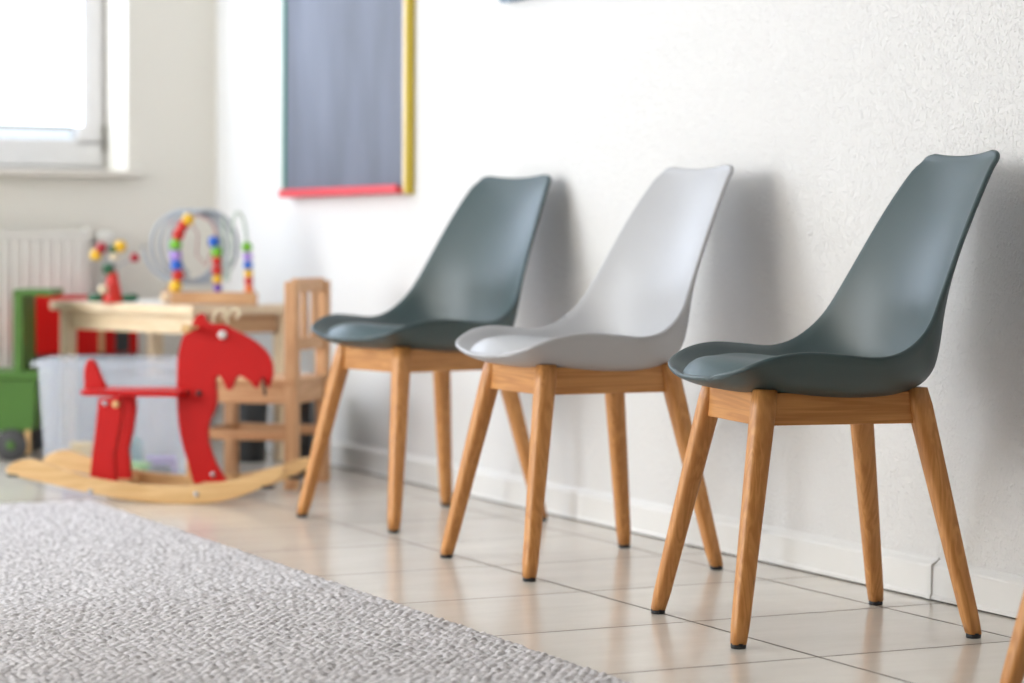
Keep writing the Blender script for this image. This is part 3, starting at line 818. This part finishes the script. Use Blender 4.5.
# ------------------------------------------------------------------ toys on the table
TT = TH+.001
t = thing('flower_toy', 'red toy vase with coloured ball flowers on the pine table', 'toy flower', (2.118, 6.99, TT))
link('vase', lathe([(.0, 0), (.030, 0), (.031, .006), (.022, .045), (.015, .082), (.013, .090), (.0, .091)], n=24), 'ball_red', t, True)
R_ = Vector((.8985, -.4391, 0))
def off(dx, z, d=0): v = R_*dx+Vector((.4391, .8985, 0))*d; return (v.x, v.y, z)
for dx, z, m, r in ((-.048, .140, 'ball_yellow', .017), (-.032, .160, 'ball_crimson', .017), (.022, .165, 'ball_yellow', .018), (.066, .132, 'ball_crimson', .014), (.0, .155, 'ball_darkgreen', .013), (-.012, .098, 'ball_darkgreen', .018), (.006, .135, 'cream', .012)):
    d = random.uniform(-.015, .015)
    st = link('stem', tube([off(0, .085), off(dx*.35, .085+(z-.085)*.55, d*.5), off(dx, z, d)], .0022, 8), 'wire', t, True)
    link('bloom', ball(off(dx, z, d), r), m, st, True)
for sx in (-1, 1):
    bm = bmesh.new(); add_lathe(bm, [(.0, -.028), (.010, -.022), (.013, .0), (.010, .022), (.0, .028)], n=14, axis='x')
    bmesh.ops.rotate(bm, verts=bm.verts, cent=(0, 0, 0), matrix=Matrix.Rotation(math.atan2(R_.y, R_.x), 3, 'Z'))
    bmesh.ops.translate(bm, verts=bm.verts, vec=off(sx*.048, .014)); link('leaf', bm, 'ball_darkgreen', t, True)
link('cream_ball', ball(off(-.024, .040, -.028), .014), 'cream', t, True)

t = thing('bead_maze', 'wooden bead maze with bent wires and bright beads on the pine table', 'bead maze', (2.352, 6.770, TT), math.radians(-26))
link('base', span((-.118, -.050, 0), (.128, -.012, .036), .003), 'beechx', t)
link('base', span((-.170, .150, .0), (-.138, .185, .036), .003), 'beechy', t)
link('base_bar', span((-.150, -.03, .010), (-.128, .17, .030), .003), 'piney', t)
def mz(x, z, y=-.03): return (x, y, z)
# large spiral
pts = []
for k in range(150):
    a = 2*PI*k/36; r = .108-.004*k/36
    pts.append((-.105+.045*k/149*2+r*math.cos(a+PI), .06-.05*k/149, .165+.105*math.sin(a+PI)))
link('wire', tube(pts, .0055, 8), 'wire', t, True)
pts = [(-.154, .165, .03), (-.150, .16, .20), (-.135, .13, .262), (-.09, .08, .262), (-.05, .03, .20), (-.05, .0, .14), (-.02, -.02, .11), (.0, -.03, .16), (.01, -.03, .22)]
link('wire', tube([tuple(p) for p in pts], .003, 8), 'wirered', t, True)
W1 = [mz(-.100, .03), mz(-.104, .10), mz(-.104, .17), mz(-.096, .215), mz(-.075, .245), mz(-.04, .255), mz(.0, .235), mz(.012, .19), mz(.012, .12), mz(.014, .03)]
link('wire', tube(W1, .003, 8), 'wirered', t, True)
W3 = [mz(.104, .03), mz(.102, .10), mz(.098, .18), mz(.090, .235), mz(.078, .262), mz(.062, .255), mz(.052, .20), mz(.050, .12), mz(.044, .075), mz(.034, .075), mz(.030, .12), mz(.030, .25)]
def cat(pts, sub=5):
    out = []; P_ = [Vector(p) for p in pts]
    for i in range(len(P_)-1):
        p0, p1, p2, p3 = P_[max(i-1, 0)], P_[i], P_[i+1], P_[min(i+2, len(P_)-1)]
        for j in range(sub):
            f = j/sub; out.append(.5*((2*p1)+(p2-p0)*f+(2*p0-5*p1+4*p2-p3)*f*f+(3*p1-p0-3*p2+p3)*f**3))
    return out+[P_[-1]]
link('wire', tube(cat(W3), .0042, 8), 'wiregreen', t, True)
def beads(lst):
    for x, z, m, r in lst: link('bead', ball((x, -.03, z), r*1.12), m, t, True)
beads([(-.106, .052, 'ball_yellow', .017), (-.099, .083, 'ball_red', .016), (-.104, .112, 'ball_blue', .016), (-.106, .140, 'ball_lilac', .016), (-.106, .170, 'ball_green', .016), (-.098, .200, 'ball_red', .016), (-.086, .224, 'ball_red', .015), (-.070, .243, 'ball_yellow', .016)])
beads([(.014, .048, 'ball_violet', .012), (.013, .072, 'ball_yellow', .013), (.012, .098, 'ball_red', .014), (.012, .125, 'ball_red', .013), (.011, .150, 'ball_green', .015), (.003, .180, 'ball_blue', .015)])
beads([(.104, .045, 'ball_orange', .012), (.103, .068, 'ball_red', .012), (.103, .090, 'ball_yellow', .012), (.101, .113, 'ball_blue', .013), (.100, .138, 'ball_lilac', .013), (.098, .165, 'ball_green', .014)])

# ------------------------------------------------------------------ sky, camera, look
w = bpy.data.worlds.new('sky'); bpy.context.scene.world = w; w.use_nodes = True
bg = w.node_tree.nodes['Background']; bg.inputs['Color'].default_value = (.80, .90, 1.0, 1); bg.inputs['Strength'].default_value = 1.2

F = 2469.37; yaw, pit, roll = math.radians(26.045), math.radians(2.3547), math.radians(.2713)
fwd = Vector((math.sin(yaw)*math.cos(pit), math.cos(yaw)*math.cos(pit), -math.sin(pit)))
rt = Vector((math.cos(yaw), -math.sin(yaw), 0)); up = rt.cross(fwd)
r2 = rt*math.cos(roll)+up*math.sin(roll); u2 = -rt*math.sin(roll)+up*math.cos(roll)
cam = bpy.data.cameras.new('camera'); co = bpy.data.objects.new('camera', cam); C.objects.link(co)
mtx = Matrix((r2, u2, -fwd)).transposed().to_4x4(); mtx.translation = (0, 0, .65); co.matrix_world = mtx
cam.sensor_width = 36; cam.lens = F/1024*36; cam.clip_start = .05
cam.dof.use_dof = True; cam.dof.focus_distance = 4.10; cam.dof.aperture_fstop = 2.8
S = bpy.context.scene; S.camera = co
S.view_settings.view_transform = 'Standard'; S.view_settings.look = 'None'; S.view_settings.gamma = 1; S.view_settings.use_curve_mapping = False
S.view_settings.exposure = 0.16
